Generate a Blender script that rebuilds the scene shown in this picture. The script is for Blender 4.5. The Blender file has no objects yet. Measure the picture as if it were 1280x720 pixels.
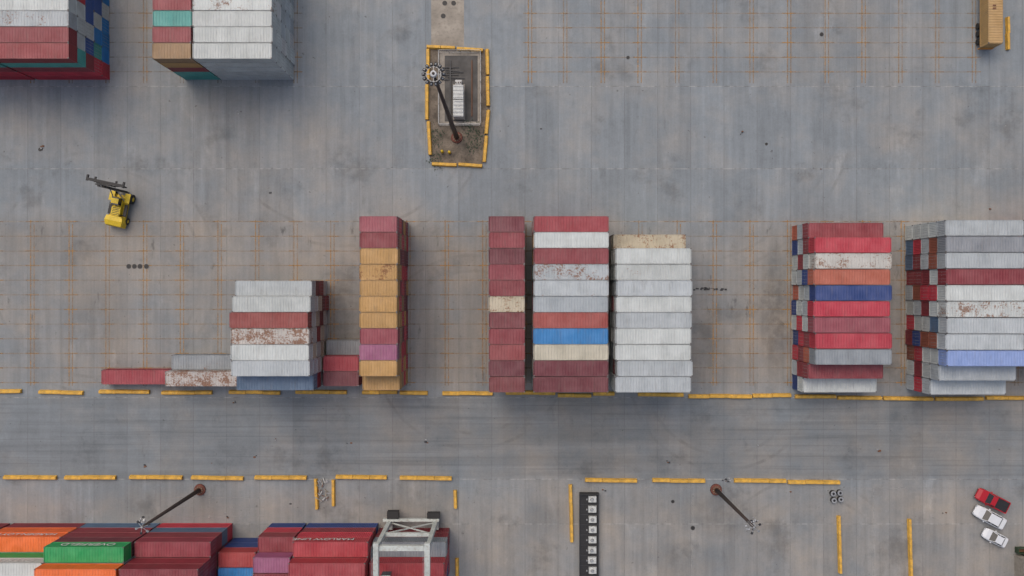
import bpy, bmesh, math, random
from mathutils import Vector, Matrix
random.seed(11)
S=7.4; H=140.0
def gx(px): return (px-640.0)/S
def gy(py): return (360.0-py)/S
scene=bpy.context.scene
col=scene.collection

# ------------------------------------------------------------ node helpers
class NT:
    def __init__(s,mat):
        s.t=mat.node_tree; s.n=s.t.nodes; s.l=s.t.links
    def new(s,ty,**kw):
        n=s.n.new(ty)
        for k,v in kw.items(): setattr(n,k,v)
        return n
    def put(s,sock,v):
        if hasattr(v,'is_output'): s.l.new(v,sock)
        elif v is not None:
            if isinstance(v,(tuple,list)) and len(v)==3 and sock.type=='RGBA': v=(*v,1)
            sock.default_value=v
    def m(s,op,a,b=None,c=None,clamp=False):
        n=s.new('ShaderNodeMath',operation=op); n.use_clamp=clamp
        s.put(n.inputs[0],a)
        if b is not None: s.put(n.inputs[1],b)
        if c is not None: s.put(n.inputs[2],c)
        return n.outputs[0]
    def mix(s,f,a,b,bt='MIX'):
        n=s.new('ShaderNodeMix',data_type='RGBA',blend_type=bt)
        s.put(n.inputs[0],f); s.put(n.inputs[6],a); s.put(n.inputs[7],b)
        return n.outputs[2]
    def noise(s,vec,scale,detail=4,rough=.55):
        n=s.new('ShaderNodeTexNoise'); s.put(n.inputs['Vector'],vec)
        n.inputs['Scale'].default_value=scale; n.inputs['Detail'].default_value=detail
        n.inputs['Roughness'].default_value=rough
        return n.outputs[0]
    def rng(s,v,a,b,c=0.,d=1.,smooth=False):
        n=s.new('ShaderNodeMapRange')
        if smooth: n.interpolation_type='SMOOTHSTEP'
        s.put(n.inputs[0],v)
        for i,q in enumerate((a,b,c,d)): s.put(n.inputs[i+1],q)
        return n.outputs[0]
    def scale(s,vec,v):
        n=s.new('ShaderNodeVectorMath',operation='MULTIPLY'); s.put(n.inputs[0],vec); n.inputs[1].default_value=v
        return n.outputs[0]
    def comb(s,x,y,z=0.):
        n=s.new('ShaderNodeCombineXYZ'); s.put(n.inputs[0],x); s.put(n.inputs[1],y); s.put(n.inputs[2],z); return n.outputs[0]
def newmat(name):
    m=bpy.data.materials.new(name); m.use_nodes=True
    t=NT(m); b=m.node_tree.nodes['Principled BSDF']
    return m,t,b
def simple(name,c,rough=.6,metal=0.,var=.25,scale=2.0,dirt=(.09,.075,.06),dirtamt=.35):
    m,t,b=newmat(name)
    tc=t.new('ShaderNodeTexCoord').outputs['Object']
    n=t.noise(tc,scale,5); n2=t.noise(tc,scale*5,4)
    f=t.rng(n,.3,.7,1-var,1+var*.5)
    c1=t.mix(1.0,c,t.comb(f,f,f),'MULTIPLY')
    d=t.m('MULTIPLY',t.rng(n2,.5,.75),dirtamt)
    t.put(b.inputs['Base Color'],t.mix(d,c1,dirt))
    b.inputs['Roughness'].default_value=rough; b.inputs['Metallic'].default_value=metal
    return m

# ------------------------------------------------------------ ground material
def ground_material():
    m,t,b=newmat('yard_concrete')
    P=t.new('ShaderNodeTexCoord').outputs['Object']
    sp=t.new('ShaderNodeSeparateXYZ'); t.put(sp.inputs[0],P); X,Y=sp.outputs[0],sp.outputs[1]
    lines=[gy(-8),gy(108),gy(211),gy(277),gy(497),gy(599),gy(655),gy(760)]
    sid=None; jl=None
    for yl in lines:
        g=t.m('GREATER_THAN',Y,yl); sid=g if sid is None else t.m('ADD',sid,g)
        d=t.m('LESS_THAN',t.m('ABSOLUTE',t.m('SUBTRACT',Y,yl)),.07)
        jl=d if jl is None else t.m('MAXIMUM',jl,d)
    px=t.m('DIVIDE',t.m('ADD',X,300.2),5.6)
    cell=t.m('FLOOR',px); fx=t.m('FRACT',px)
    wn=t.new('ShaderNodeTexWhiteNoise',noise_dimensions='2D'); t.put(wn.inputs['Vector'],t.comb(cell,sid)); v1=wn.outputs[0]
    lane=t.m('FLOOR',t.m('DIVIDE',t.m('ADD',X,300.2),1.8667))
    wn2=t.new('ShaderNodeTexWhiteNoise',noise_dimensions='2D'); t.put(wn2.inputs['Vector'],t.comb(lane,t.m('MULTIPLY',sid,3.1))); v2=wn2.outputs[0]
    n1=t.noise(P,.018,4,.6); n2=t.noise(P,.13,7,.62); nf=t.noise(P,3.2,4,.7); n0=t.noise(P,.7,6,.65)
    ns=t.noise(t.scale(P,(1.1,.055,1)),1.0,5,.65)
    nh=t.noise(t.scale(P,(.04,1.0,1)),1.0,5,.6)
    aisle=t.m('MULTIPLY',t.rng(Y,gy(604),gy(592),0,1,True),t.rng(Y,gy(500),gy(492),1,0,True))
    nst=t.m('ADD',t.m('MULTIPLY',ns,t.m('SUBTRACT',1.,aisle)),t.m('MULTIPLY',nh,aisle))
    blue=(.212,.238,.260); brown=(.278,.247,.213)
    grid=t.m('MULTIPLY',t.rng(Y,gy(492),gy(470),0,1,True),t.rng(Y,gy(290),gy(262),1,0,True))
    low=t.rng(Y,gy(640),gy(595),1,0,True)
    f=t.m('ADD',t.rng(n1,.35,.65,-.10,.42),t.m('ADD',t.m('MULTIPLY',grid,.38),t.m('MULTIPLY',low,.35)))
    f=t.m('ADD',f,t.m('MULTIPLY',t.m('SUBTRACT',n2,.5),1.7),clamp=True)
    c=t.mix(f,blue,brown)
    br=t.m('ADD',1.0,t.m('MULTIPLY',t.m('SUBTRACT',v1,.5),.11))
    for v,a in ((v2,.08),(n2,.62),(nst,.58),(nf,.34),(n0,.30)):
        br=t.m('ADD',br,t.m('MULTIPLY',t.m('SUBTRACT',v,.5),a))
    br=t.m('MULTIPLY',br,t.m('SUBTRACT',1.,t.m('MULTIPLY',aisle,.17)))
    br=t.m('MULTIPLY',br,t.m('SUBTRACT',1.,t.m('MULTIPLY',grid,.04)))
    st=t.rng(t.noise(P,.085,7,.68),.54,.70,0,.32,True)
    br=t.m('MULTIPLY',br,t.m('SUBTRACT',1.,st))
    st2=t.rng(t.noise(t.scale(P,(1.,.3,1)),.55,6,.7),.59,.72,0,.34,True)
    br=t.m('MULTIPLY',br,t.m('SUBTRACT',1.,t.m('MULTIPLY',st2,t.m('ADD',.5,grid))))
    lt=t.rng(t.noise(t.scale(P,(1.,.45,1)),.16,6,.7),.57,.74,0,.24,True)
    br=t.m('MULTIPLY',br,t.m('ADD',1.,lt))
    for (cx,cy,rx,ry,a) in ((968,390,22,110,.40),(552,440,30,60,.22),(745,380,110,120,.25),(350,370,120,50,.12),(125,400,50,60,.18),
                             (430,400,40,90,.28),(880,450,60,50,.22),(640,545,500,14,.16),(700,575,400,10,.13),(900,640,60,40,.25),
                             (1030,395,70,120,.2),(200,620,120,40,.15),(520,620,60,25,.2),(40,300,60,40,.15),(850,700,90,30,.18),(700,650,60,30,.15)):
        d=t.m('ADD',t.m('POWER',t.m('ABSOLUTE',t.m('DIVIDE',t.m('SUBTRACT',X,gx(cx)),rx/S)),2.),t.m('POWER',t.m('ABSOLUTE',t.m('DIVIDE',t.m('SUBTRACT',Y,gy(cy)),ry/S)),2.))
        k=t.m('MULTIPLY',t.rng(d,1.,0.,0,1,True),t.rng(n0,.35,.6,.2,1.))
        br=t.m('MULTIPLY',br,t.m('SUBTRACT',1.,t.m('MULTIPLY',k,a)))
    tr=t.rng(t.noise(t.scale(P,(.012,.9,1)),2.2,3,.5),.56,.66,0,.15,True)
    br=t.m('MULTIPLY',br,t.m('SUBTRACT',1.,t.m('MULTIPLY',tr,aisle)))
    # curved tyre tracks left by handlers turning
    for (cx,cy,r) in ((905,470,14.5),(120,340,19.),(590,440,15.),(430,120,24.),(840,120,30.),(1010,720,15.)):
        d=t.m('SQRT',t.m('ADD',t.m('POWER',t.m('SUBTRACT',X,gx(cx)),2.),t.m('POWER',t.m('SUBTRACT',Y,gy(cy)),2.)))
        e=t.m('ABSOLUTE',t.m('SUBTRACT',t.m('ABSOLUTE',t.m('SUBTRACT',d,r)),1.3))
        k=t.m('MULTIPLY',t.rng(e,.38,.12,0,1,True),t.m('MULTIPLY',t.rng(n2,.46,.62),t.rng(n0,.35,.6)))
        br=t.m('MULTIPLY',br,t.m('SUBTRACT',1.,t.m('MULTIPLY',k,.22)))
    jx=t.m('LESS_THAN',t.m('MINIMUM',fx,t.m('SUBTRACT',1.,fx)),.009)
    fl=t.m('FRACT',t.m('DIVIDE',t.m('ADD',X,300.2),1.8667))
    jf=t.m('LESS_THAN',t.m('MINIMUM',fl,t.m('SUBTRACT',1.,fl)),.016)
    brk=t.rng(n0,.38,.6,.12,.48)
    c2=t.mix(1.0,c,t.comb(br,br,br),'MULTIPLY')
    c2=t.mix(t.m('MULTIPLY',jf,t.rng(n0,.45,.68,.0,.22)),c2,(.12,.12,.12))
    c3=t.mix(t.m('MULTIPLY',jx,brk),c2,(.095,.095,.10))
    par=t.m('LESS_THAN',t.m('FRACT',t.m('MULTIPLY',cell,.3333)),.30)
    c3=t.mix(t.m('MULTIPLY',t.m('MULTIPLY',jx,par),.45),c3,(.38,.38,.375))
    c4=t.mix(t.m('MULTIPLY',jl,.5),c3,t.mix(t.rng(n0,.4,.6),(.11,.11,.11),(.42,.42,.40)))
    od=t.rng(t.noise(P,1.15,2,.5),.72,.77,0,.6,True)
    c5=t.mix(od,c4,(.07,.068,.066))
    t.put(b.inputs['Base Color'],c5)
    t.put(b.inputs['Roughness'],t.rng(n2,.3,.7,.75,.95))
    bp=t.new('ShaderNodeBump'); bp.inputs['Strength'].default_value=.3; bp.inputs['Distance'].default_value=.02
    t.put(bp.inputs['Height'],n0); t.put(b.inputs['Normal'],bp.outputs[0])
    return m
M_ground=ground_material()

def paint_line(name,c,lo,hi,amax=.8):
    m,t,b=newmat(name)
    P=t.new('ShaderNodeTexCoord').outputs['Object']
    n=t.noise(P,.9,6,.7); n2=t.noise(P,.08,3,.5)
    f=t.m('MULTIPLY',t.rng(n,lo,hi,.12,amax),t.rng(n2,.3,.62,.4,1.),clamp=True)
    t.put(b.inputs['Base Color'],t.mix(t.noise(P,3.,3),c,tuple(x*.7 for x in c)))
    b.inputs['Roughness'].default_value=.8
    tr=t.new('ShaderNodeBsdfTransparent'); mx=t.new('ShaderNodeMixShader')
    t.put(mx.inputs[0],f); t.l.new(tr.outputs[0],mx.inputs[1]); t.l.new(b.outputs[0],mx.inputs[2])
    out=t.n['Material Output']; t.l.new(mx.outputs[0],out.inputs[0])
    return m
M_orange=paint_line('worn_orange_paint',(.48,.26,.075),.34,.62,.85)
M_orange_faint=paint_line('faded_orange_paint',(.42,.26,.11),.38,.66,.58)
M_whiteline=paint_line('worn_white_paint',(.5,.5,.48),.4,.65,.6)

def container_material():
    m,t,b=newmat('container_paint')
    oi=t.new('ShaderNodeObjectInfo'); tc=t.new('ShaderNodeTexCoord').outputs['Object']
    off=t.m('MULTIPLY',oi.outputs['Random'],173.)
    ad=t.new('ShaderNodeVectorMath',operation='ADD'); t.put(ad.inputs[0],tc); t.put(ad.inputs[1],t.comb(off,off,off)); P=ad.outputs[0]
    C=oi.outputs['Color']; A=oi.outputs['Alpha']
    n1=t.noise(P,.45,4,.6); n2=t.noise(P,3.4,6,.75); n3=t.noise(t.scale(P,(1.6,.25,.35)),1.6,5,.6); nb=t.noise(P,.5,4,.6)
    geo=t.new('ShaderNodeNewGeometry'); nz=t.new('ShaderNodeSeparateXYZ'); t.put(nz.inputs[0],geo.outputs['Normal'])
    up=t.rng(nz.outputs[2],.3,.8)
    so=t.new('ShaderNodeSeparateXYZ'); t.put(so.inputs[0],tc)
    pan=t.new('ShaderNodeTexWhiteNoise',noise_dimensions='2D'); t.put(pan.inputs['Vector'],t.comb(t.m('FLOOR',t.m('DIVIDE',so.outputs[0],1.16)),off))
    f=t.m('ADD',t.rng(n1,.3,.7,.84,1.10),t.m('MULTIPLY',t.m('SUBTRACT',n3,.5),.34))
    f=t.m('ADD',f,t.m('MULTIPLY',t.m('SUBTRACT',pan.outputs[0],.5),.09))
    c=t.mix(1.,C,t.comb(f,f,f),'MULTIPLY')
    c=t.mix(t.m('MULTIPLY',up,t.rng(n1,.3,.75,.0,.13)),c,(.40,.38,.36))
    c=t.mix(t.rng(n3,.52,.78,0,.40),c,(.12,.10,.085))
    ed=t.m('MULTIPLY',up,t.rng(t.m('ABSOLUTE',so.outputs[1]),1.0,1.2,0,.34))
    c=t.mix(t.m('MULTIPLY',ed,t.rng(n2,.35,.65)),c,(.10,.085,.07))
    thr=t.m('SUBTRACT',.76,t.m('MULTIPLY',A,.30))
    comb=t.m('ADD',t.m('MULTIPLY',n2,.55),t.m('MULTIPLY',nb,.45))
    r=t.rng(comb,thr,t.m('ADD',thr,.06),0,.85,True)
    rc=t.mix(n2,(.10,.042,.022),(.28,.125,.06))
    c=t.mix(r,c,rc)
    t.put(b.inputs['Base Color'],c)
    t.put(b.inputs['Roughness'],t.rng(r,0,1,.5,.9))
    return m
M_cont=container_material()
M_cast=simple('steel_casting',(.16,.15,.15),.6,.3)
M_yellow=simple('barrier_yellow',(.68,.385,.055),.7,0,.3,1.2,(.28,.21,.13),.75)
M_mach=simple('machine_yellow',(.72,.50,.02),.5,0,.15,1.,(.15,.12,.05),.4)
M_black=simple('black_steel',(.018,.018,.02),.55,.1)
M_rub=simple('tyre_rubber',(.022,.022,.022),.9)
M_brownpole=simple('corten_mast',(.045,.030,.026),.7)
M_redbase=simple('primer_red',(.16,.05,.035),.8)
M_galv=simple('galvanised_steel',(.36,.37,.38),.5,.4)
M_lamp=simple('lamp_housing_white',(.55,.57,.60),.5)
M_dark=simple('dark_lamp_housing',(.03,.032,.038),.5)
M_white=simple('off_white_paint',(.54,.56,.55),.5,0,.2,.8,(.2,.16,.12),.6)
M_crane=simple('crane_pale_paint',(.50,.54,.52),.5,0,.2,.5,(.22,.16,.11),.6)
M_dirt=simple('island_soil',(.17,.14,.11),.95,0,.5,.6,(.07,.06,.045),.8)
M_padlight=simple('sandy_concrete',(.33,.295,.25),.9,0,.3,.4,(.16,.14,.12),.6)
M_asph=simple('dark_asphalt',(.10,.095,.09),.9,0,.4,.5)
M_glass=simple('car_glass',(.012,.014,.017),.12,0,.05,1,(.02,.02,.02),0)
M_carred=simple('red_car_paint',(.40,.012,.022),.3,0,.05,1,(.1,.05,.05),.1)
M_carwhite=simple('white_car_paint',(.66,.68,.71),.3,0,.05,1,(.3,.3,.3),.1)
M_green=simple('dark_green_paint',(.035,.06,.03),.7)
M_redlamp=simple('tail_lamp_red',(.35,.01,.01),.3)
M_lettering=simple('white_lettering',(.66,.66,.64),.6)
M_rust=simple('rusty_steel',(.17,.08,.045),.9)
M_orangem=simple('chassis_orange',(.55,.22,.03),.6)

# ------------------------------------------------------------ mesh builder
class MB:
    def __init__(s): s.bm=bmesh.new(); s.mats=[]
    def mi(s,m):
        if m not in s.mats: s.mats.append(m)
        return s.mats.index(m)
    def box(s,x0,x1,y0,y1,z0,z1,m,M=None,taper=1.0):
        cx,cy=(x0+x1)/2,(y0+y1)/2
        vs=[]
        for z,k in ((z0,1.),(z1,taper)):
            for x,y in ((x0,y0),(x1,y0),(x1,y1),(x0,y1)):
                v=Vector((cx+(x-cx)*k,cy+(y-cy)*k,z))
                if M: v=M@v
                vs.append(s.bm.verts.new(v))
        i=s.mi(m)
        for q in ((3,2,1,0),(4,5,6,7),(0,1,5,4),(1,2,6,5),(2,3,7,6),(3,0,4,7)):
            f=s.bm.faces.new([vs[k] for k in q]); f.material_index=i
    def beam(s,a,b,w,h,m):
        a,b=Vector(a),Vector(b); d=b-a; L=d.length
        q=d.to_track_quat('X','Z'); M=Matrix.Translation(a)@q.to_matrix().to_4x4()
        s.box(0,L,-w/2,w/2,-h/2,h/2,m,M)
    def cyl(s,a,b,r0,r1,m,seg=14):
        a,b=Vector(a),Vector(b); d=b-a
        q=d.to_track_quat('Z','Y').to_matrix()
        i=s.mi(m); r=[[],[]]
        for k in range(seg):
            t=2*math.pi*k/seg; o=Vector((math.cos(t),math.sin(t),0))
            r[0].append(s.bm.verts.new(a+q@(o*r0))); r[1].append(s.bm.verts.new(b+q@(o*r1)))
        for k in range(seg):
            j=(k+1)%seg
            f=s.bm.faces.new((r[0][k],r[0][j],r[1][j],r[1][k])); f.material_index=i; f.smooth=True
        f=s.bm.faces.new(r[0][::-1]); f.material_index=i
        f=s.bm.faces.new(r[1]); f.material_index=i
    def quad(s,pts,m):
        f=s.bm.faces.new([s.bm.verts.new(p) for p in pts]); f.material_index=s.mi(m)
    def loft(s,rings,m,cap=True):
        i=s.mi(m); R=[[s.bm.verts.new(p) for p in r] for r in rings]; n=len(R[0])
        for a,b2 in zip(R,R[1:]):
            for k in range(n):
                j=(k+1)%n
                f=s.bm.faces.new((a[k],a[j],b2[j],b2[k])); f.material_index=i
        if cap:
            f=s.bm.faces.new(R[0][::-1]); f.material_index=i
            f=s.bm.faces.new(R[-1]); f.material_index=i
    def mesh(s,name):
        bmesh.ops.recalc_face_normals(s.bm,faces=s.bm.faces)
        me=bpy.data.meshes.new(name); s.bm.to_mesh(me); s.bm.free()
        for m in s.mats: me.materials.append(m)
        return me
    def obj(s,name,loc=(0,0,0),rz=0.,bevel=0.,parent=None):
        o=bpy.data.objects.new(name,s.mesh(name)); o.location=loc; o.rotation_euler=(0,0,rz)
        col.objects.link(o)
        if bevel:
            b=o.modifiers.new('bevel','BEVEL'); b.width=bevel; b.segments=2; b.limit_method='ANGLE'
        if parent: o.parent=parent
        return o

# ------------------------------------------------------------ ground
g=MB(); R=2500
g.quad([(-R,-R,0),(R,-R,0),(R,R,0),(-R,R,0)],M_ground); g.obj('concrete_ground')

mk=MB(); mf=MB()
def hline(b,x0,x1,y,w,m,z=.004): b.quad([(gx(x0),gy(y)-w/2,z),(gx(x1),gy(y)-w/2,z),(gx(x1),gy(y)+w/2,z),(gx(x0),gy(y)+w/2,z)],m)
def vline(b,x,y0,y1,w,m,z=.004): b.quad([(gx(x)-w/2,gy(y1),z),(gx(x)+w/2,gy(y1),z),(gx(x)+w/2,gy(y0),z),(gx(x)-w/2,gy(y0),z)],m)
def slots(xs,y0,y1,p,ext):
    y=y0
    for x in xs:
        vline(mk,x-1.6,y0-2,y1,.17,M_orange,.008); vline(mk,x+2.6,y0+3,y1,.14,M_orange,.008)
    while y<=y1+1:
        hline(mf,ext[0],ext[1],y+random.uniform(-.4,.4),.14,M_orange_faint,.004)
        for x in xs: hline(mk,x-8,x+9,y,.15,M_orange,.012)
        y+=p
xs=[-100,-52,-5,40,88,134,181,227,274,321,369,415,463,510,558,605,655,700,750,800,848,893,939,986,1033,1080,1128,1175,1222,1270,1320,1370]
slots(xs,277,482,18.3,(-150,1400))
slots([662,706,753,799,846,893,939,986,1033,1079,1125,1171,1217],-20,104,18.3,(660,1220))
slots([-60,-10,40,88,134,181,227,274,321,369],-20,104,18.3,(-100,372))
mk.obj('slot_line_marking'); mf.obj('slot_grid_marking')
wm=MB()
for y in (622,634,646): hline(wm,205,330,y,.12,M_whiteline,.006)
for x in (243,262,290,312,325): vline(wm,x,612,664,.10,M_whiteline,.010)
for x in (600,815,865,1092): vline(wm,x,610,760,.09,M_whiteline,.006)
hline(wm,-40,560,655,.1,M_whiteline,.014)
hline(wm,560,1400,610,.08,M_whiteline,.014)
wm.obj('white_line_marking')

# ------------------------------------------------------------ container meshes
def container_mesh(L):
    b=MB(); W=2.41; Z=2.58; hl=L/2; hw=W/2; P=M_cont
    pw=.16
    for sx in (-1,1):
        for sy in (-1,1):
            x=sx*(hl-pw/2); y=sy*(hw-pw/2)
            b.box(x-pw/2,x+pw/2,y-pw/2,y+pw/2,.12,Z-.13,P)
            for z in (0,Z-.12):
                b.box(x-.10,x+.10,y-.085,y+.085,z,z+.12,M_cast)
    for sy in (-1,1):
        y=sy*(hw-.04)
        b.box(-hl+.18,hl-.18,y-.035,y+.035,Z-.12,Z-.03,P)
        b.box(-hl+.18,hl-.18,y-.04,y+.04,.02,.16,P)
    for sx in (-1,1):
        x=sx*(hl-.05)
        b.box(x-.04,x+.04,-hw+.17,hw-.17,Z-.12,Z-.02,P)
        b.box(x-.04,x+.04,-hw+.17,hw-.17,.02,.16,P)
    i=b.mi(P)
    def corr(n,length,depth):
        pts=[]; p=length/n
        for k in range(n):
            s0=k*p
            pts+= [(s0,0),(s0+p*.30,0),(s0+p*.45,depth),(s0+p*.85,depth)]
        pts.append((length,0)); return pts
    pts=corr(int((L-.34)/.30),L-.34,.05)
    for sy in (-1,1):
        lo=[b.bm.verts.new((-hl+.17+s,sy*(hw-.02-d),.16)) for s,d in pts]
        hi=[b.bm.verts.new((-hl+.17+s,sy*(hw-.02-d),Z-.12)) for s,d in pts]
        for k in range(len(pts)-1):
            f=b.bm.faces.new((lo[k],lo[k+1],hi[k+1],hi[k])); f.material_index=i
    pts=corr(int((L-.26)/.42),L-.26,.035)
    lo=[b.bm.verts.new((-hl+.13+s,-hw+.075,Z-.035-d)) for s,d in pts]
    hi=[b.bm.verts.new((-hl+.13+s,hw-.075,Z-.035-d)) for s,d in pts]
    for k in range(len(pts)-1):
        f=b.bm.faces.new((lo[k],lo[k+1],hi[k+1],hi[k])); f.material_index=i
    b.quad([(-hl+.1,-hw+.05,.1),(hl-.1,-hw+.05,.1),(hl-.1,hw-.05,.1),(-hl+.1,hw-.05,.1)],M_cast)
    pts=corr(8,W-.32,.05)
    lo=[b.bm.verts.new((-hl+.03+d,-hw+.16+s,.16)) for s,d in pts]
    hi=[b.bm.verts.new((-hl+.03+d,-hw+.16+s,Z-.12)) for s,d in pts]
    for k in range(len(pts)-1):
        f=b.bm.faces.new((lo[k],lo[k+1],hi[k+1],hi[k])); f.material_index=i
    for sy in (-1,1):
        y0,y1=(sy*.012,sy*(hw-.165)); y0,y1=min(y0,y1),max(y0,y1)
        b.box(hl-.09,hl-.045,y0,y1,.17,Z-.13,P)
        for z in (.45,1.02,1.6,2.1): b.box(hl-.044,hl-.028,y0+.05,y1-.05,z,z+.22,P)
        for fr in (.3,.75):
            y=sy*(hw-.165)*fr
            b.cyl((hl-.015,y,.18),(hl-.015,y,Z-.14),.018,.018,M_galv,6)
            b.box(hl-.02,hl+.0,y-.02,y+.16,1.15,1.2,M_galv)
    return b.mesh('shipping_container_mesh')
MESH={}
def cmesh(L):
    k=round(L,2)
    if k not in MESH: MESH[k]=container_mesh(k)
    return MESH[k]
DR=(.23,.028,.040); RED=(.48,.030,.055); MAR=(.15,.025,.038); ROSE=(.30,.065,.090); WH=(.50,.535,.53); LG=(.41,.45,.475)
GY=(.24,.27,.30); TAN=(.45,.255,.08); CREAM=(.48,.42,.31); BLUE=(.018,.20,.50); NAVY=(.018,.05,.20); SAL=(.42,.11,.065)
TEAL=(.06,.32,.29); LIL=(.22,.31,.58); PUR=(.30,.09,.18); BEI=(.48,.45,.36); SLATE=(.09,.15,.24); ORG=(.80,.15,.025); GRN=(.015,.34,.10)
BROWN=(.30,.18,.085); RUS=(.25,.075,.045)
ANY=[DR,RED,MAR,WH,WH,LG,GY,TAN,BLUE,NAVY,SAL,TEAL,BEI,WH,DR,DR]
def cont(x0,x1,yN,yS,tier,c,rust=.15,jx=0,flip=None):
    L=(x1-x0)/S
    o=bpy.data.objects.new('shipping_container',cmesh(L))
    v=random.uniform(.90,1.08)
    o.color=(c[0]*v,c[1]*v,c[2]*v,rust)
    o.location=(gx((x0+x1)/2)+jx+random.uniform(-.04,.04),gy((yN+yS)/2)+random.uniform(-.015,.015),(tier-1)*2.6+.01)
    if flip is None: flip=random.random()<.5
    o.rotation_euler=(0,0,(math.pi if flip else 0)+random.uniform(-.0015,.0015))
    col.objects.link(o); return o
def stack(x0,x1,y0,p,rows,lower=None,jit=.12):
    for r in rows:
        i,n,c,ru=r[:4]; low=r[4] if len(r)>4 else None
        jx=random.uniform(-jit,jit)
        for t in range(1,n+1):
            if t==n: cc,rr=c,ru
            elif low and t-1<len(low): cc,rr=low[t-1],random.uniform(.05,.4)
            else: cc,rr=random.choice(lower or ANY),random.uniform(.05,.45)
            cont(x0,x1,y0+i*p,y0+(i+1)*p,t,cc,rr,jx)
WHS=[WH,LG,WH,WH,GY,DR,WH]
P0,Y0=18.2,278.3
stack(321,410,Y0,P0,[(4,4,LG,.5),(5,5,WH,.4),(6,5,(.25,.045,.04),.2),(7,5,(.50,.47,.44),.95),(8,5,WH,.4),(9,5,LG,.3),(10,4,SLATE,.2)],[DR,WH,MAR,LG,WH,BEI,DR],.2)
stack(222,312,Y0,P0,[(9,1,GY,.6),(10,2,(.50,.47,.45),.98)],[WH],.03)
stack(136,221,Y0,P0,[(10,1,(.30,.03,.045),.2)],None,.0)
stack(412,455,Y0,P0,[(8,1,GY,.3),(9,2,(.36,.03,.05),.1),(10,2,MAR,.1)],[DR],.05)
stack(467,510,Y0,P0,[(0,5,ROSE,.2),(1,5,DR,.3),(2,5,TAN,.25),(3,5,TAN,.8),(4,5,TAN,.55),(5,5,TAN,.15),(6,5,TAN,.1),(7,5,(.26,.04,.06),.1),(8,5,PUR,.2),(9,5,TAN,.3),(10,4,TAN,.5)],[DR,RED,TAN,MAR,BROWN],.08)
stack(613.5,654.5,Y0,P0,[(0,5,MAR,.1),(1,5,(.26,.03,.045),.1),(2,5,MAR,.3),(3,5,(.22,.03,.045),.1),(4,5,DR,.2),(5,5,CREAM,.82),(6,5,(.19,.035,.045),.2),(7,5,DR,.1),(8,5,(.24,.04,.045),.1),(9,5,MAR,.1),(10,5,(.16,.03,.035),.2)],[DR,MAR],.04)
stack(664.5,749.5,Y0,P0,[(0,5,(.32,.03,.045),.15),(1,5,WH,.4),(2,5,DR,.2),(3,5,LG,.85),(4,5,LG,.55),(5,5,(.34,.38,.41),.3),(6,5,(.32,.06,.05),.3),(7,5,BLUE,.1),(8,5,BEI,.1),(9,5,MAR,.1),(10,5,(.14,.022,.032),.1)],None,.05)
stack(758,844,Y0,P0,[(1,3,CREAM,.82),(2,5,WH,.2),(3,5,WH,.5),(4,5,LG,.3),(5,5,WH,.1),(6,5,LG,.1),(7,5,WH,.3),(8,5,WH,.5),(9,5,LG,.3),(10,5,LG,.3)],WHS,.2)
P1,Y1=18.5,282.5
stack(990,1079,Y1,P1,[(0,3,DR,.1),(1,4,RED,.15),(2,4,(.51,.50,.47),.82),(3,4,SAL,.35),(4,4,NAVY,.1),(5,4,(.50,.03,.06),.1),(6,4,ROSE,.25),(7,4,(.44,.03,.055),.1),(8,4,GY,.4),(9,3,DR,.3),(10,2,WH,.4)],[RED,WH,NAVY,DR,WH,SAL,LG],.16)
stack(1132,1222,Y1,P1,[(0,5,LG,.4),(1,5,(.25,.27,.30),.3),(2,5,LG,.3),(3,5,DR,.15),(4,5,WH,.3),(5,5,WH,.84),(6,5,LG,.3),(7,5,LG,.3),(8,5,LIL,.1),(9,4,LG,.3),(10,3,LG,.3)],[RED,WH,WH,RUS,DR,WH,SLATE,LG,NAVY],.16)
stack(1242,1332,Y1,P1,[(k,4,random.choice(WHS),.2) for k in range(9)],None,.1)
def stackN(x0,x1,ys,p,rows,lower,jit=.05):
    for k,r in enumerate(rows):
        yS=ys-k*p; n,c,ru=r[:3]; low=r[3] if len(r)>3 else None
        jx=random.uniform(-jit,jit)
        for t in range(1,n+1):
            cc=c if t==n else (low[t-1] if low else random.choice(lower))
            cont(x0,x1,yS-p,yS,t,cc,ru if t==n else random.uniform(.05,.4),jx)
NAV2=(.03,.09,.30)
stackN(47,137,100,18.3,[(5,(.28,.03,.04),.1,[RED,RED,DR,TEAL]),(5,DR,.1),(5,LG,.75),(5,WH,.5),(5,BLUE,.2),(5,WH,.2),(5,RED,.1),(5,WH,.2)],[BLUE,NAV2,RED,TEAL,DR,WH,BLUE,NAV2,RED])
stackN(-46,44,100,18.3,[(5,DR,.1,[RED,RED,DR,TEAL]),(5,DR,.1),(5,LG,.6),(5,WH,.4),(5,BLUE,.2),(5,WH,.2),(5,RED,.1),(5,WH,.2)],[BLUE,NAV2,DR,TEAL,DR,WH])
stackN(278,368,100,18.3,[(5,WH,.25,[WH]*4),(5,WH,.2),(5,WH,.3),(5,WH,.75),(5,LG,.4),(5,WH,.3),(5,WH,.2),(5,WH,.2)],[WH,(.56,.56,.56),LG,WH])
stackN(232,276,100,18.3,[(5,BROWN,.2,[TEAL,TEAL,DR,TAN]),(5,DR,.2),(5,TEAL,.3),(5,DR,.2),(5,TAN,.2),(5,DR,.2),(5,DR,.1),(5,TAN,.1)],[DR,TEAL,TAN])
Y2,P2=653.5,18.4
stack(17,107,Y2,P2,[(0,3,ORG,.1,[DR,ORG]),(1,5,(.56,.58,.56),.1,[DR,ORG,WH,GRN]),(2,5,WH,.1),(3,5,DR,.1),(4,5,ORG,.1)],None,.03)
stack(109,200,Y2,P2,[(0,5,GRN,.05,[SLATE,DR,DR,MAR]),(1,6,ORG,.1),(2,5,DR,.1),(3,5,DR,.1),(4,5,WH,.1)],None,.03)
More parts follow.
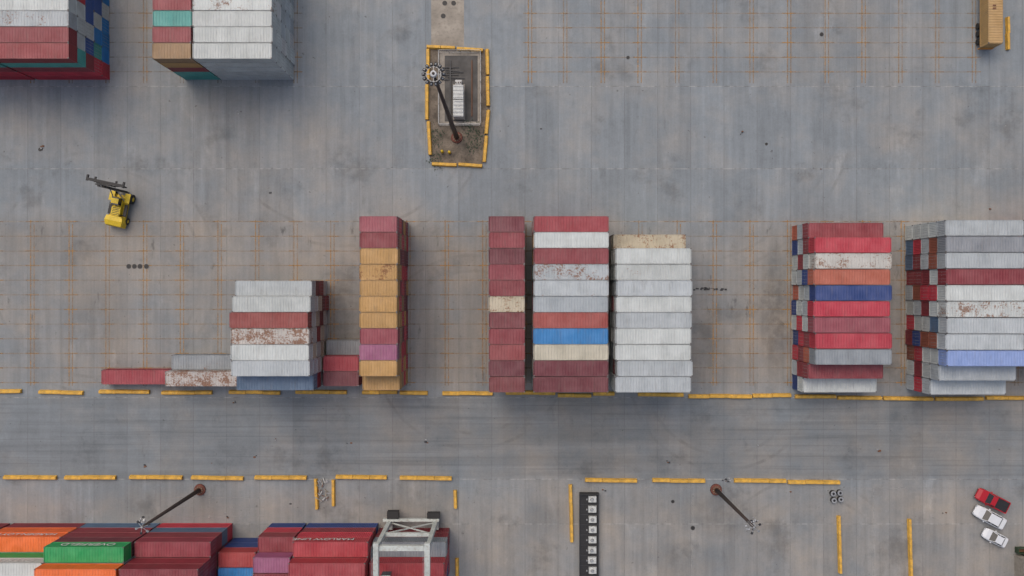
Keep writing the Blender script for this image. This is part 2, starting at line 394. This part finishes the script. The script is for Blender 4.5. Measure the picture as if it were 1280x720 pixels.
stack(203,291,Y2,P2,[(0,4,(.27,.03,.05),.1,[RED,SLATE,DR]),(1,6,DR,.1),(2,5,DR,.1),(3,5,RED,.1),(4,5,WH,.1)],[DR,MAR],.03)
stack(-77,13,Y2,P2,[(0,3,ORG,.1),(1,5,WH,.1),(2,5,WH,.1),(3,5,DR,.1),(4,5,ORG,.1)],None,.03)
stack(293,337,Y2,P2,[(1,3,(.38,.04,.04),.1,[NAVY,NAVY]),(2,3,BLUE,.2),(3,3,NAVY,.1),(4,3,RED,.1)],None,.03)
stack(340,383,Y2,P2,[(0,3,DR,.1,[NAVY,RED]),(1,4,PUR,.2),(2,4,DR,.1),(3,3,DR,.1),(4,3,DR,.1)],None,.03)
stack(386,473,Y2,P2,[(0,4,(.42,.035,.05),.1,[NAVY,DR,RED]),(1,5,(.32,.035,.045),.1),(2,5,DR,.1),(3,5,RED,.1)],[DR,RED,NAVY],.03)
stack(475,562,Y2+6,P2,[(0,3,GY,.2),(1,4,(.34,.03,.04),.1),(2,3,RED,.1)],[DR,NAVY,RED],.03)

def lettering(body,cxpx,yNpx,tier,size,lname='container_lettering'):
    cu=bpy.data.curves.new(lname,'FONT'); cu.body=body; cu.size=size; cu.align_x='CENTER'; cu.align_y='CENTER'; cu.extrude=.004; cu.offset=.012
    o=bpy.data.objects.new(lname,cu); cu.materials.append(M_lettering)
    o.rotation_euler=(math.pi/2,0,math.pi); o.location=(gx(cxpx),gy(yNpx)+.04,(tier-1)*2.6+1.35)
    col.objects.link(o)
lettering('OVERFIELD',155,Y2,5,1.7); lettering('OVERFIELD',62,Y2+P2,5,1.7)
lettering('MARLOW LINE',420,Y2,4,1.45); lettering('HARDEN-LOYT',62,Y2,3,1.4)

# ------------------------------------------------------------ barriers
def barrier(x0,y0,x1,y1,w=.72,h=.6):
    a=Vector((gx(x0),gy(y0),0)); c=Vector((gx(x1),gy(y1),0)); d=c-a; L=d.length
    b=MB(); n=max(1,int(round(L/3.2)))
    for k in range(n):
        s0=k*L/n+.02; s1=(k+1)*L/n-.02; dy=random.uniform(-.05,.05)
        prof=lambda x:[(x,-w/2+dy,0),(x,-w/2+dy,.14),(x,-w*.38+dy,h*.6),(x,-w*.33+dy,h),(x,w*.33+dy,h),(x,w*.38+dy,h*.6),(x,w/2+dy,.14),(x,w/2+dy,0)]
        b.loft([prof(s0),prof(s1)],M_yellow)
    b.obj('yellow_traffic_barrier',a,math.atan2(d.y,d.x)+random.uniform(-.008,.008),.03)
for x0,x1,y in ((-60,-8,489),(-4,28,489),(50,105,490),(125,188,489.5),(203,266,490.5),(287,351,489.5),(370,434,489.5),(453,497,490),(500,535,491),(553,616,491.5),
    (632,694,490.5),(697,739,494),(741,768,492),(797,854,492.5),(860,939,495),(940,988,494.5),(993,1044,495.5),(1046,1101,497),(1103,1165,498),(1168,1228,498.5),(1231,1285,497),(1290,1350,498)):
    barrier(x0,y,x1,y+random.uniform(-.5,.8))
for x0,x1,y in ((-70,-4,596),(6,72,596),(82,146,596.5),(163,229,596),(240,305,596.5),(319,384,596.5),(420,484,596),(500,565,597),(731,796,599.5),(815,881,600),(917,982,600.5),(984,1049,602)):
    barrier(x0,y,x1,y+random.uniform(0,1))
for x,y0,y1 in ((569,612,635),(713,605,677),(1048,644,716),(1136,648,722),(571,697,740),(395,598,636),(417,599,632),(1258,22,63)):
    barrier(x,y0,x+random.uniform(-.5,1.5),y1,.62)

# ------------------------------------------------------------ central island
isl=MB()
poly=[(534,60),(610,62),(613,140),(603,206),(541,206),(535,190)]
isl.quad([(gx(x),gy(y),.006) for x,y in poly[::-1]],M_dirt)
isl.box(gx(550),gx(600),gy(156),gy(66),.0,.12,M_padlight)
isl.box(gx(556),gx(597),gy(152),gy(70),.12,.16,M_asph)
isl.obj('island_pad')
for a in ((533.5,59,569,61),(571,61,604,63),(535.5,62,535.5,104),(534,106,534.5,150),(535.5,152,538,194),(609,62,609.5,94),(609.5,96,610,133),(611,138,608,168),(608,170,605,203),(540,205,571,206.5),(573,206,603,208)):
    barrier(*a,.66,.6)
fe=MB(); fx0,fx1,fy0,fy1=gx(549),gx(601),gy(157),gy(66)
for (ax,ay,bx,by) in ((fx0,fy0,fx1,fy0),(fx1,fy0,fx1,fy1),(fx1,fy1,fx0,fy1),(fx0,fy1,fx0,fy0)):
    n=int(max(abs(bx-ax),abs(by-ay))/1.6)
    for k in range(n+1):
        x=ax+(bx-ax)*k/n; y=ay+(by-ay)*k/n
        fe.cyl((x,y,0),(x,y,1.9),.045,.045,M_galv,6)
    for z in (.3,1.0,1.8): fe.beam((ax,ay,z),(bx,by,z),.05,.05,M_galv)
    m2=n*6
    for k in range(m2): 
        x=ax+(bx-ax)*k/m2; y=ay+(by-ay)*k/m2; fe.cyl((x,y,.3),(x,y,1.8),.012,.012,M_galv,4)
fe.obj('security_fence')
cab=MB()
cab.box(-1.0,1.0,-3.0,3.0,0,.25,M_padlight)
cab.box(-.85,.85,-2.9,-.1,.25,2.3,M_white); cab.box(-.85,.85,.0,2.3,.25,2.45,M_white)
cab.box(-.55,.55,2.35,3.3,.0,1.9,M_galv)
for k in range(9): cab.box(-.9,.9,-2.8+k*.6,-2.72+k*.6,2.46,2.52,M_galv)
for k in range(4): cab.box(.86,.9,-2.7+k*1.2,-1.7+k*1.2,.5,2.1,M_galv)
for k in range(3): cab.cyl((-.4+.4*k,2.8,1.9),(-.4+.4*k,2.8,2.5),.1,.05,M_rust,8)
cab.obj('electrical_substation',(gx(574),gy(128),.16),0,.02)
cr=MB()
for k in range(6):
    x=gx(562)+random.uniform(-.5,.8); y=gy(100-k*3)
    cr.beam((x-1.0,y,.3),(x+1.8,y+random.uniform(-.3,.3),.3),.12,.12,M_dark)
cr.beam((gx(563),gy(150),.3),(gx(563),gy(76),.3),.2,.2,M_dark); cr.beam((gx(590),gy(146),.25),(gx(590),gy(76),.25),.16,.16,M_rust)
cr.obj('cable_tray')
for x,y in ((553,190),(562,191)):
    b=MB(); b.cyl((0,0,0),(0,0,1.0),.26,.24,M_mach,12); b.cyl((0,0,1.0),(0,0,1.12),.24,.08,M_mach,12); b.cyl((0,0,.5),(0,0,.65),.265,.262,M_black,12)
    b.obj('safety_bollard',(gx(x),gy(y),0))
sh=MB()
for k in range(420):
    cx,cy=random.choice(((545,172),(590,185),(598,170),(545,200),(586,160)))
    x=gx(cx)+random.gauss(0,.7); y=gy(cy)+random.gauss(0,.9); z=random.uniform(.02,.35); a=random.uniform(0,6.28); s=random.uniform(.05,.13)
    sh.quad([(x+s*math.cos(a+q),y+s*math.sin(a+q),z+random.uniform(-.05,.08)) for q in (0,1.57,3.14,4.71)],M_green)
sh.obj('weeds')
pd=MB(); pd.quad([(gx(539),gy(57),.005),(gx(580),gy(57),.005),(gx(580),gy(-40),.005),(gx(539),gy(-40),.005)],M_padlight); pd.obj('sandy_pavement')
def manhole(x,y,r):
    b=MB(); b.cyl((0,0,0),(0,0,.03),r,r,M_asph,20); b.cyl((0,0,.03),(0,0,.045),r*.82,r*.80,M_black,20)
    b.obj('manhole_cover',(gx(x),gy(y),.003))
for x,y,r in ((556,4,.42),(567,4,.42),(554,20,.42),(161,333,.42),(168,333,.42),(175,333,.42),(183,333,.42),(785,72,.3),(1027,43,.35),(866,660,.38),(841,627,.3),(50,187,.3),(958,180,.25)):
    manhole(x,y,r)

# ------------------------------------------------------------ masts
def mast(x,y,h,r0,r1,kind):
    b=MB()
    b.cyl((0,0,0),(0,0,.35),1.0,.9,M_redbase,20)
    b.cyl((0,0,.35),(0,0,.5),.7,.7,M_rust,20)
    for k in range(10):
        t=k*math.pi/5; b.cyl((.58*math.cos(t),.58*math.sin(t),.5),(.58*math.cos(t),.58*math.sin(t),.62),.05,.05,M_galv,6)
    b.cyl((0,0,.5),(0,0,h),r0,r1,M_brownpole,18)
    if kind=='ring':
        R=1.15; n=14
        for k in range(24):
            t0=k*math.pi/12; t1=(k+1)*math.pi/12
            b.beam((R*.8*math.cos(t0),R*.8*math.sin(t0),h-.5),(R*.8*math.cos(t1),R*.8*math.sin(t1),h-.5),.12,.12,M_galv)
        for k in range(n):
            t=2*math.pi*k/n; M=Matrix.Translation((0,0,h-.5))@Matrix.Rotation(t,4,'Z')@Matrix.Translation((R*.98,0,0))@Matrix.Rotation(.5,4,'Y')
            b.box(-.24,.28,-.18,.18,-.16,.16,M_dark,M,.85)
            b.box(-.1,.1,-.07,.07,.165,.2,M_galv,M)
        for k in range(4): 
            t=k*math.pi/2; b.beam((0,0,h-.4),(R*.8*math.cos(t),R*.8*math.sin(t),h-.5),.08,.08,M_galv)
        b.cyl((0,0,h-.6),(0,0,h-.1),.44,.36,M_lamp,14)
        b.cyl((0,0,h-.1),(0,0,h+.5),.03,.01,M_galv,6)
    else:
        b.cyl((0,0,h-.3),(0,0,h+.1),.22,.15,M_galv,10)
        for k in range(6):
            t=2*math.pi*k/6+.3; 
            b.beam((0,0,h-.1),(.85*math.cos(t),.85*math.sin(t),h-.2),.06,.06,M_galv)
            M=Matrix.Translation((.95*math.cos(t),.95*math.sin(t),h-.25))@Matrix.Rotation(t,4,'Z')@Matrix.Rotation(.4,4,'Y')
            b.box(-.18,.2,-.15,.15,-.1,.1,M_galv if k%2 else M_dark,M,.8)
    b.obj('high_mast_light',(gx(x),gy(y),0))
mast(571,172,42,.42,.17,'ring')
mast(895,612,22,.36,.20,'small'); mast(250,612,22,.36,.20,'small')

# ------------------------------------------------------------ empty container handler
def handler(x,y,rz):
    b=MB()
    b.box(-1.35,1.35,-2.6,2.0,.75,1.35,M_mach)
    b.loft([[(-1.5,-3.5,.7),(1.5,-3.5,.7),(1.35,-3.3,2.1),(-1.35,-3.3,2.1)],[(-1.6,-2.5,.7),(1.6,-2.5,.7),(1.5,-2.5,2.4),(-1.5,-2.5,2.4)],[(-1.5,-1.7,.8),(1.5,-1.7,.8),(1.3,-1.7,2.3),(-1.3,-1.7,2.3)]],M_mach)
    b.box(-.75,.75,-1.65,-.1,1.36,2.2,M_mach)
    for k in range(5): b.box(-.6,.6,-1.5+k*.28,-1.4+k*.28,2.201,2.24,M_black)
    b.cyl((.95,-1.4,1.4),(.95,-1.4,3.0),.09,.09,M_black,8)
    b.box(-.75,.75,.0,1.5,1.36,2.2,M_mach); b.box(-.72,.72,.03,1.47,2.2,3.1,M_glass,None,.9); b.box(-.60,.60,.35,1.2,3.1,3.22,M_mach)
    for sx in (-1,1):
        for sy in (0.06,1.40): b.beam((sx*.72,sy,2.2),(sx*.66,sy*.9+.08,3.1),.08,.08,M_mach)
        b.box(.85 if sx>0 else -1.75,1.75 if sx>0 else -.85,.75,2.35,1.75,1.83,M_mach)
        b.box(1.0 if sx>0 else -1.55,1.55 if sx>0 else -1.0,-1.5,.5,1.36,1.6,M_black)
        for yw,rr in ((1.6,.82),(-2.2,.6)):
            b.cyl((sx*1.15,yw,rr),(sx*1.85 if yw>0 else sx*1.65,yw,rr),rr,rr,M_rub,20)
            b.cyl((sx*1.3,yw,rr),(sx*(1.87 if yw>0 else 1.67),yw,rr),rr*.5,rr*.45,M_mach,14)
        b.beam((sx*.62,2.55,.4),(sx*.62,2.55,8.2),.26,.34,M_black)
        b.beam((sx*.40,2.70,.6),(sx*.40,2.70,9.4),.18,.26,M_black)
        b.beam((sx*.9,.9,1.5),(sx*.62,2.45,4.2),.14,.14,M_galv)
    for z in (.9,2.8,4.8,8.0): b.box(-.7,.7,2.45,2.62,z,z+.3,M_black)
    for z in (9.1,5.9): b.box(-.45,.45,2.65,2.8,z,z+.25,M_black)
    b.cyl((0,2.6,.8),(0,2.6,8.6),.1,.1,M_galv,10)
    zc=7.0
    b.box(-1.2,1.2,2.86,3.06,zc-.9,zc+.9,M_black)
    b.box(-3.0,3.0,3.1,3.54,zc+.3,zc+.62,M_black); b.box(-1.9,1.9,3.1,3.34,zc-.6,zc-.35,M_black)
    for sx in (-1,1):
        b.box(sx*2.95-.14,sx*2.95+.14,3.0,4.0,zc+.25,zc+.6,M_black)
        b.box(sx*1.7-.12,sx*1.7+.12,3.0,3.9,zc+.2,zc+.5,M_black)
        b.box(sx*2.95-.12,sx*2.95+.12,3.1,3.34,zc-.6,zc+.25,M_black)
        b.beam((sx*1.2,3.05,zc-.5),(sx*2.9,3.2,zc+.35),.12,.12,M_black)
    b.obj('empty_container_handler',(gx(x),gy(y),0),rz,.03)
handler(153.5,259,math.radians(-12))

# ------------------------------------------------------------ cars
def ring(x,hw,z0,z1,r=.12):
    return [(x,-hw+r,z0),(x,-hw,z0+r),(x,-hw,z1-r*1.2),(x,-hw+r*1.3,z1),(x,hw-r*1.3,z1),(x,hw,z1-r*1.2),(x,hw,z0+r),(x,hw-r,z0)]
def car(x,y,rz,L,W,m,pickup):
    b=MB(); h=L/2; w=W/2
    if pickup:
        b.loft([ring(-h,w*.88,.5,.85),ring(-h+.08,w*.93,.42,1.02),ring(-h*.45,w,.36,1.06),ring(h*.40,w,.36,1.06),ring(h*.78,w*.96,.38,.98),ring(h-.08,w*.84,.42,.80),ring(h,w*.72,.5,.7)],m)
        x0,x1=-h*.12,h*.42
        b.box(-h+.14,x0-.12,-w+.2,w-.2,1.062,1.075,M_black)
        for sy in (-1,1): b.box(-h+.08,x0-.05,sy*(w-.1)-.07,sy*(w-.1)+.07,1.05,1.16,m)
        b.box(-h+.03,-h+.12,-w+.15,w-.15,1.02,1.15,m)
        ws,rs=.62,.18; zt=1.72
    else:
        b.loft([ring(-h,w*.78,.45,.85),ring(-h+.12,w*.90,.36,.98),ring(-h*.55,w,.30,1.0),ring(h*.30,w,.30,.98),ring(h*.72,w*.95,.32,.88),ring(h-.12,w*.82,.36,.70),ring(h,w*.66,.42,.6)],m)
        x0,x1=-h*.72,h*.42; ws,rs=.78,.55; zt=1.45
    zb=1.0 if pickup else .96
    gw=w-.12; tw=w-.32
    lo=[(x0,-gw,zb),(x1,-gw,zb),(x1,gw,zb),(x0,gw,zb)]
    hi=[(x0+rs,-tw,zt),(x1-ws,-tw,zt),(x1-ws,tw,zt),(x0+rs,tw,zt)]
    b.loft([lo,hi],M_glass)
    b.box(x0+rs-.06,x1-ws+.06,-tw-.02,tw+.02,zt+.003,zt+.05,m,None,.96)
    for sy in (-1,1):
        for (p,q) in (((x0,gw),(x0+rs,tw)),((x1,gw),(x1-ws,tw))):
            b.beam((p[0],sy*p[1],zb),(q[0],sy*q[1],zt+.02),.08,.07,m)
        mx=(x0+x1)/2; b.beam((mx,sy*(gw+.005),zb),(mx,sy*(tw+.01),zt),.09,.05,m)
        b.box(x1-.45,x1-.28,sy*(w+.1)-.1,sy*(w+.1)+.1,.98,1.12,m)
        for xx in (-h*.62,h*.62):
            b.cyl((xx,sy*(w-.22),.34),(xx,sy*(w+.015),.34),.35,.35,M_rub,18)
            b.cyl((xx,sy*(w-.1),.34),(xx,sy*(w+.03),.34),.2,.18,M_galv,12)
        b.box(h-.16,h-.02,sy*w*.62-.16,sy*w*.62+.16,.60,.70,M_lamp)
        b.box(-h-.012,-h+.1,sy*w*.70-.12,sy*w*.70+.12,.66,.84,M_redlamp)
    b.obj('pickup_truck' if pickup else 'parked_car',(gx(x),gy(y),.0),rz,.03)
car(1237,624,math.radians(180-27),5.7,2.15,M_carred,True)
car(1234,645,math.radians(180-28),5.6,2.1,M_carwhite,False)
car(1240.5,670.5,math.radians(180-27),4.3,1.9,M_carwhite,False)

# ------------------------------------------------------------ gantry crane
def crane():
    b=MB(); xl,xr=gx(489),gx(546); yn,ys=gy(649),gy(742); Zt=15.5
    for x in (xl,xr):
        for y in (yn,ys):
            b.box(x-.35,x+.35,y-.35,y+.35,1.5,Zt-.4,M_crane,None,.85)
            for d in (-.7,.7): 
                b.cyl((x-.3,y+d,.65),(x+.3,y+d,.65),.64,.64,M_rub,18); b.cyl((x-.34,y+d,.65),(x+.34,y+d,.65),.3,.3,M_galv,10)
            b.box(x-.45,x+.45,y-1.3,y+1.3,1.1,1.7,M_crane)
        b.box(x-.42,x+.42,ys-.8,yn+.8,Zt-.4,Zt+.5,M_crane)
        for sy in (-1,1): b.beam((x+sy*.5,ys-.5,Zt+1.4),(x+sy*.5,yn+.5,Zt+1.4),.05,.05,M_galv)
        for k in range(8):
            yy=ys-.5+(yn-ys+1)*k/7
            for sy in (-1,1): b.cyl((x+sy*.5,yy,Zt+.4),(x+sy*.5,yy,Zt+1.4),.03,.03,M_galv,5)
        b.beam((x,yn,9.5),(x,yn-2.5,Zt-.3),.25,.25,M_crane)
    b.box(xl-1.0,xr+.6,yn+.3,yn+.75,1.9,2.6,M_crane)
    for z,w in ((8.6,.55),(Zt-.1,.8)):
        b.box(xl+.35,xr-.35,yn-w/2,yn+w/2,z-.35,z+.35,M_crane)
        b.box(xl+.35,xr-.35,ys-w/2,ys+w/2,z-.35,z+.35,M_crane)
    b.beam((xl,yn,1.9),(xr,yn,8.4),.2,.2,M_crane); b.beam((xr,yn,1.9),(xl,yn,8.4),.2,.2,M_crane)
    b.box(xl-.3,xl+1.6,yn+.8,yn+2.0,1.5,2.8,M_black); b.box(xr-1.4,xr+.7,yn+.8,yn+1.7,1.4,2.5,M_black)
    ym=(yn+ys)/2-1
    b.box(xl-.3,xr+.3,ym-.9,ym-.5,Zt+.55,Zt+.95,M_crane); b.box(xl-.3,xr+.3,ym+.5,ym+.9,Zt+.55,Zt+.95,M_crane)
    b.box((xl+xr)/2-1,(xl+xr)/2+1,ym-.8,ym+.8,Zt+.96,Zt+1.9,M_galv)
    b.box(xl+.6,xl+2.0,ym+1.2,ym+2.9,Zt-2.6,Zt-.6,M_glass); b.box(xl+.55,xl+2.05,ym+1.15,ym+2.95,Zt-.6,Zt-.45,M_crane)
    for sx in (xl+1.6,xr-1.6): b.cyl((sx,ym,12.2),(sx,ym,Zt+.9),.03,.03,M_black,5)
    b.box(xl+.9,xr-.9,ym-.5,ym+.5,11.9,12.3,M_black)
    b.obj('gantry_crane',(0,0,0),0,.03)
crane()

def flatrack():
    b=MB(); x0,x1=gx(724),gx(748); y1,y0=gy(615),gy(735)
    b.box(x0,x1,y0,y1,.0,.55,M_black)
    for x in (x0+.06,x1-.06): b.box(x-.06,x+.06,y0,y1,.55,.75,M_dark)
    b.box(x0,x1,y1-.25,y1,.55,1.3,M_black)
    n=9; p=(y1-y0-.8)/n
    for k in range(n):
        yc=y1-.9-k*p; j=random.uniform(-.12,.12)
        b.box(x1-1.75+j,x1-.36+j*.3,yc-p*.40,yc+p*.28,.55,.95,M_white,None,.9)
        b.cyl((x1-1.15+j,yc-.1,.95),(x1-1.15+j,yc-.1,1.25),.3,.22,M_galv,12)
        b.box(x1-2.1,x1-1.92,yc-.3,yc-.05,.55,.8,M_galv)
        b.box(x0+.14,x1-.14,yc+p*.36,yc+p*.42,.551,.62,M_dark)
    b.obj('flat_rack_trailer',(0,0,0),0,.02)
flatrack()

# ------------------------------------------------------------ container truck (upper right)
tr=MB(); cx=gx(1228); yb=gy(63); yt=gy(-28)
for s in (-.45,.45): tr.box(cx+s-.08,cx+s+.08,yb+.1,yt+1.0,.95,1.2,M_orangem)
for k in range(7): tr.box(cx-1.1,cx+1.1,yb+.3+k*1.9,yb+.45+k*1.9,1.201,1.29,M_orangem)
tr.box(cx-1.2,cx+1.2,yb-.05,yb+.1,.6,1.28,M_orangem)
for yy in (yb+1.3,yb+2.6,yb+3.9,yt+1.2,yt+2.5,yt+5.2):
    for s in (-1,1): tr.cyl((cx+s*.75,yy,.5),(cx+s*1.2,yy,.5),.5,.5,M_rub,16)
tr.box(cx-.5,cx+.5,yt,yt+6,.6,.95,M_black)
tr.loft([[(cx-1.2,yt+3.4,.8),(cx+1.2,yt+3.4,.8),(cx+1.15,yt+3.4,3.0),(cx-1.15,yt+3.4,3.0)],[(cx-1.2,yt+5.6,.8),(cx+1.2,yt+5.6,.8),(cx+1.1,yt+5.2,3.0),(cx-1.1,yt+5.2,3.0)]],M_white)
tr.box(cx-1.05,cx+1.05,yt+5.45,yt+5.62,1.7,2.6,M_glass)
to=tr.obj('container_truck',(0,0,0),0,.02)
o=bpy.data.objects.new('container',cmesh(12.19)); o.color=(.45,.28,.11,.35); o.location=(cx,(yb+yt)/2,1.3); o.rotation_euler=(0,0,math.pi/2); col.objects.link(o); o.parent=to
lg=MB()
lg.box(-.28,.28,-.42,-.12,0,.012,M_rust); lg.box(-.28,.28,.06,.34,0,.012,M_rust)
l=lg.obj('roof_mark',(cx-.2,gy(18),1.3+2.56)); l.parent=to

# ------------------------------------------------------------ small yard things
def cluster(x,y):
    b=MB()
    for i,(dx,dy) in enumerate(((-.6,.55),(.55,.6),(-.55,-.6),(.6,-.5))):
        b.cyl((dx,dy,0),(dx,dy,.5),.5,.5,M_rub,18); b.cyl((dx,dy,.5),(dx,dy,.62),.48,.44,M_galv,18); b.cyl((dx,dy,.62),(dx,dy,.64),.22,.2,M_black,12)
    b.obj('stacked_tyres',(gx(x),gy(y),0),random.uniform(-.1,.1))
cluster(1045,620)
b=MB()
for k in range(30):
    a=random.uniform(0,math.pi); x,y=random.uniform(-.9,.9),random.uniform(-1.9,1.9); l=random.uniform(.3,.9)
    b.beam((x,y,.1+k*.02),(x+l*math.cos(a),y+l*math.sin(a),.12+k*.02),.12,.1,random.choice([M_galv,M_padlight,M_rust,M_white]))
b.obj('scrap_metal_pile',(gx(404),gy(614),0))
def debris(x,y,sx,sy,n,name='loose_debris',mats=(M_dark,M_rust,M_galv)):
    b=MB()
    for k in range(n):
        u,v=random.gauss(0,sx/2),random.gauss(0,sy/2); s=random.uniform(.08,.26)
        b.box(u-s,u+s*.8,v-s*.6,v+s*.6,0,random.uniform(.05,.2),random.choice(mats),None,.7)
    b.obj(name,(gx(x),gy(y),0))
debris(890,361,4.2,.25,34,'loose_debris',(M_black,M_dark)); debris(940,655,1.0,1.0,26,'loose_debris',(M_galv,M_lamp,M_dark)); debris(176,655,1.0,.9,22,'loose_debris',(M_galv,M_lamp,M_dark))
debris(908,600,.7,.5,12); debris(52,186,.3,1.0,8); debris(545,598,.5,.4,6)
for k in range(26): debris(random.uniform(0,1280),random.choice((random.uniform(110,270),random.uniform(605,645),random.uniform(500,590))),.5,.5,random.randint(1,3))
b=MB(); b.box(gx(1268),gx(1300),gy(760),gy(693),0,2.7,M_padlight); b.box(gx(1267),gx(1301),gy(761),gy(692),2.7,2.85,M_padlight)
b.box(gx(1275),gx(1282),gy(692.9),gy(692.7),.1,2.1,M_dark); b.obj('gatehouse',(0,0,0),0,.02)
b=MB(); X0,X1,Yb,Yt=gx(1268),gx(1292),gy(690),gy(683)
b.box(X0,X1,Yb,Yb+.08,.1,1.2,M_green); b.box(X0,X1,Yt-.08,Yt,.1,1.2,M_green); b.box(X0,X0+.08,Yb+.08,Yt-.08,.1,1.2,M_green); b.box(X1-.08,X1,Yb+.08,Yt-.08,.1,1.2,M_green); b.box(X0+.08,X1-.08,Yb+.08,Yt-.08,.05,.12,M_rust)
b.obj('waste_skip')

# ------------------------------------------------------------ light
w=bpy.data.worlds.new('World'); scene.world=w; w.use_nodes=True
nt=w.node_tree; bg=nt.nodes['Background']
sky=nt.nodes.new('ShaderNodeTexSky'); sky.sky_type='NISHITA'; sky.sun_disc=False
sky.sun_elevation=math.radians(60); sky.sun_rotation=math.radians(-30); sky.air_density=1.2; sky.dust_density=6.0; sky.ozone_density=.6
nt.links.new(sky.outputs[0],bg.inputs[0]); bg.inputs[1].default_value=.125
sd=bpy.data.lights.new('sun','SUN'); sd.energy=.8; sd.angle=math.radians(60); sd.color=(1,.94,.86)
so=bpy.data.objects.new('sun',sd); col.objects.link(so)
el,az=math.radians(60),math.radians(-30)
dirv=Vector((math.sin(az)*math.cos(el),math.cos(az)*math.cos(el),math.sin(el)))
so.rotation_euler=dirv.to_track_quat('Z','Y').to_euler()
# ------------------------------------------------------------ camera
cd=bpy.data.cameras.new('camera'); cd.sensor_width=36; cd.lens=36*S*H/1280; cd.clip_end=6000; cd.clip_start=1
co=bpy.data.objects.new('camera',cd); co.location=(0,0,H); col.objects.link(co); scene.camera=co
scene.view_settings.view_transform='Standard'; scene.view_settings.look='None'; scene.view_settings.exposure=0
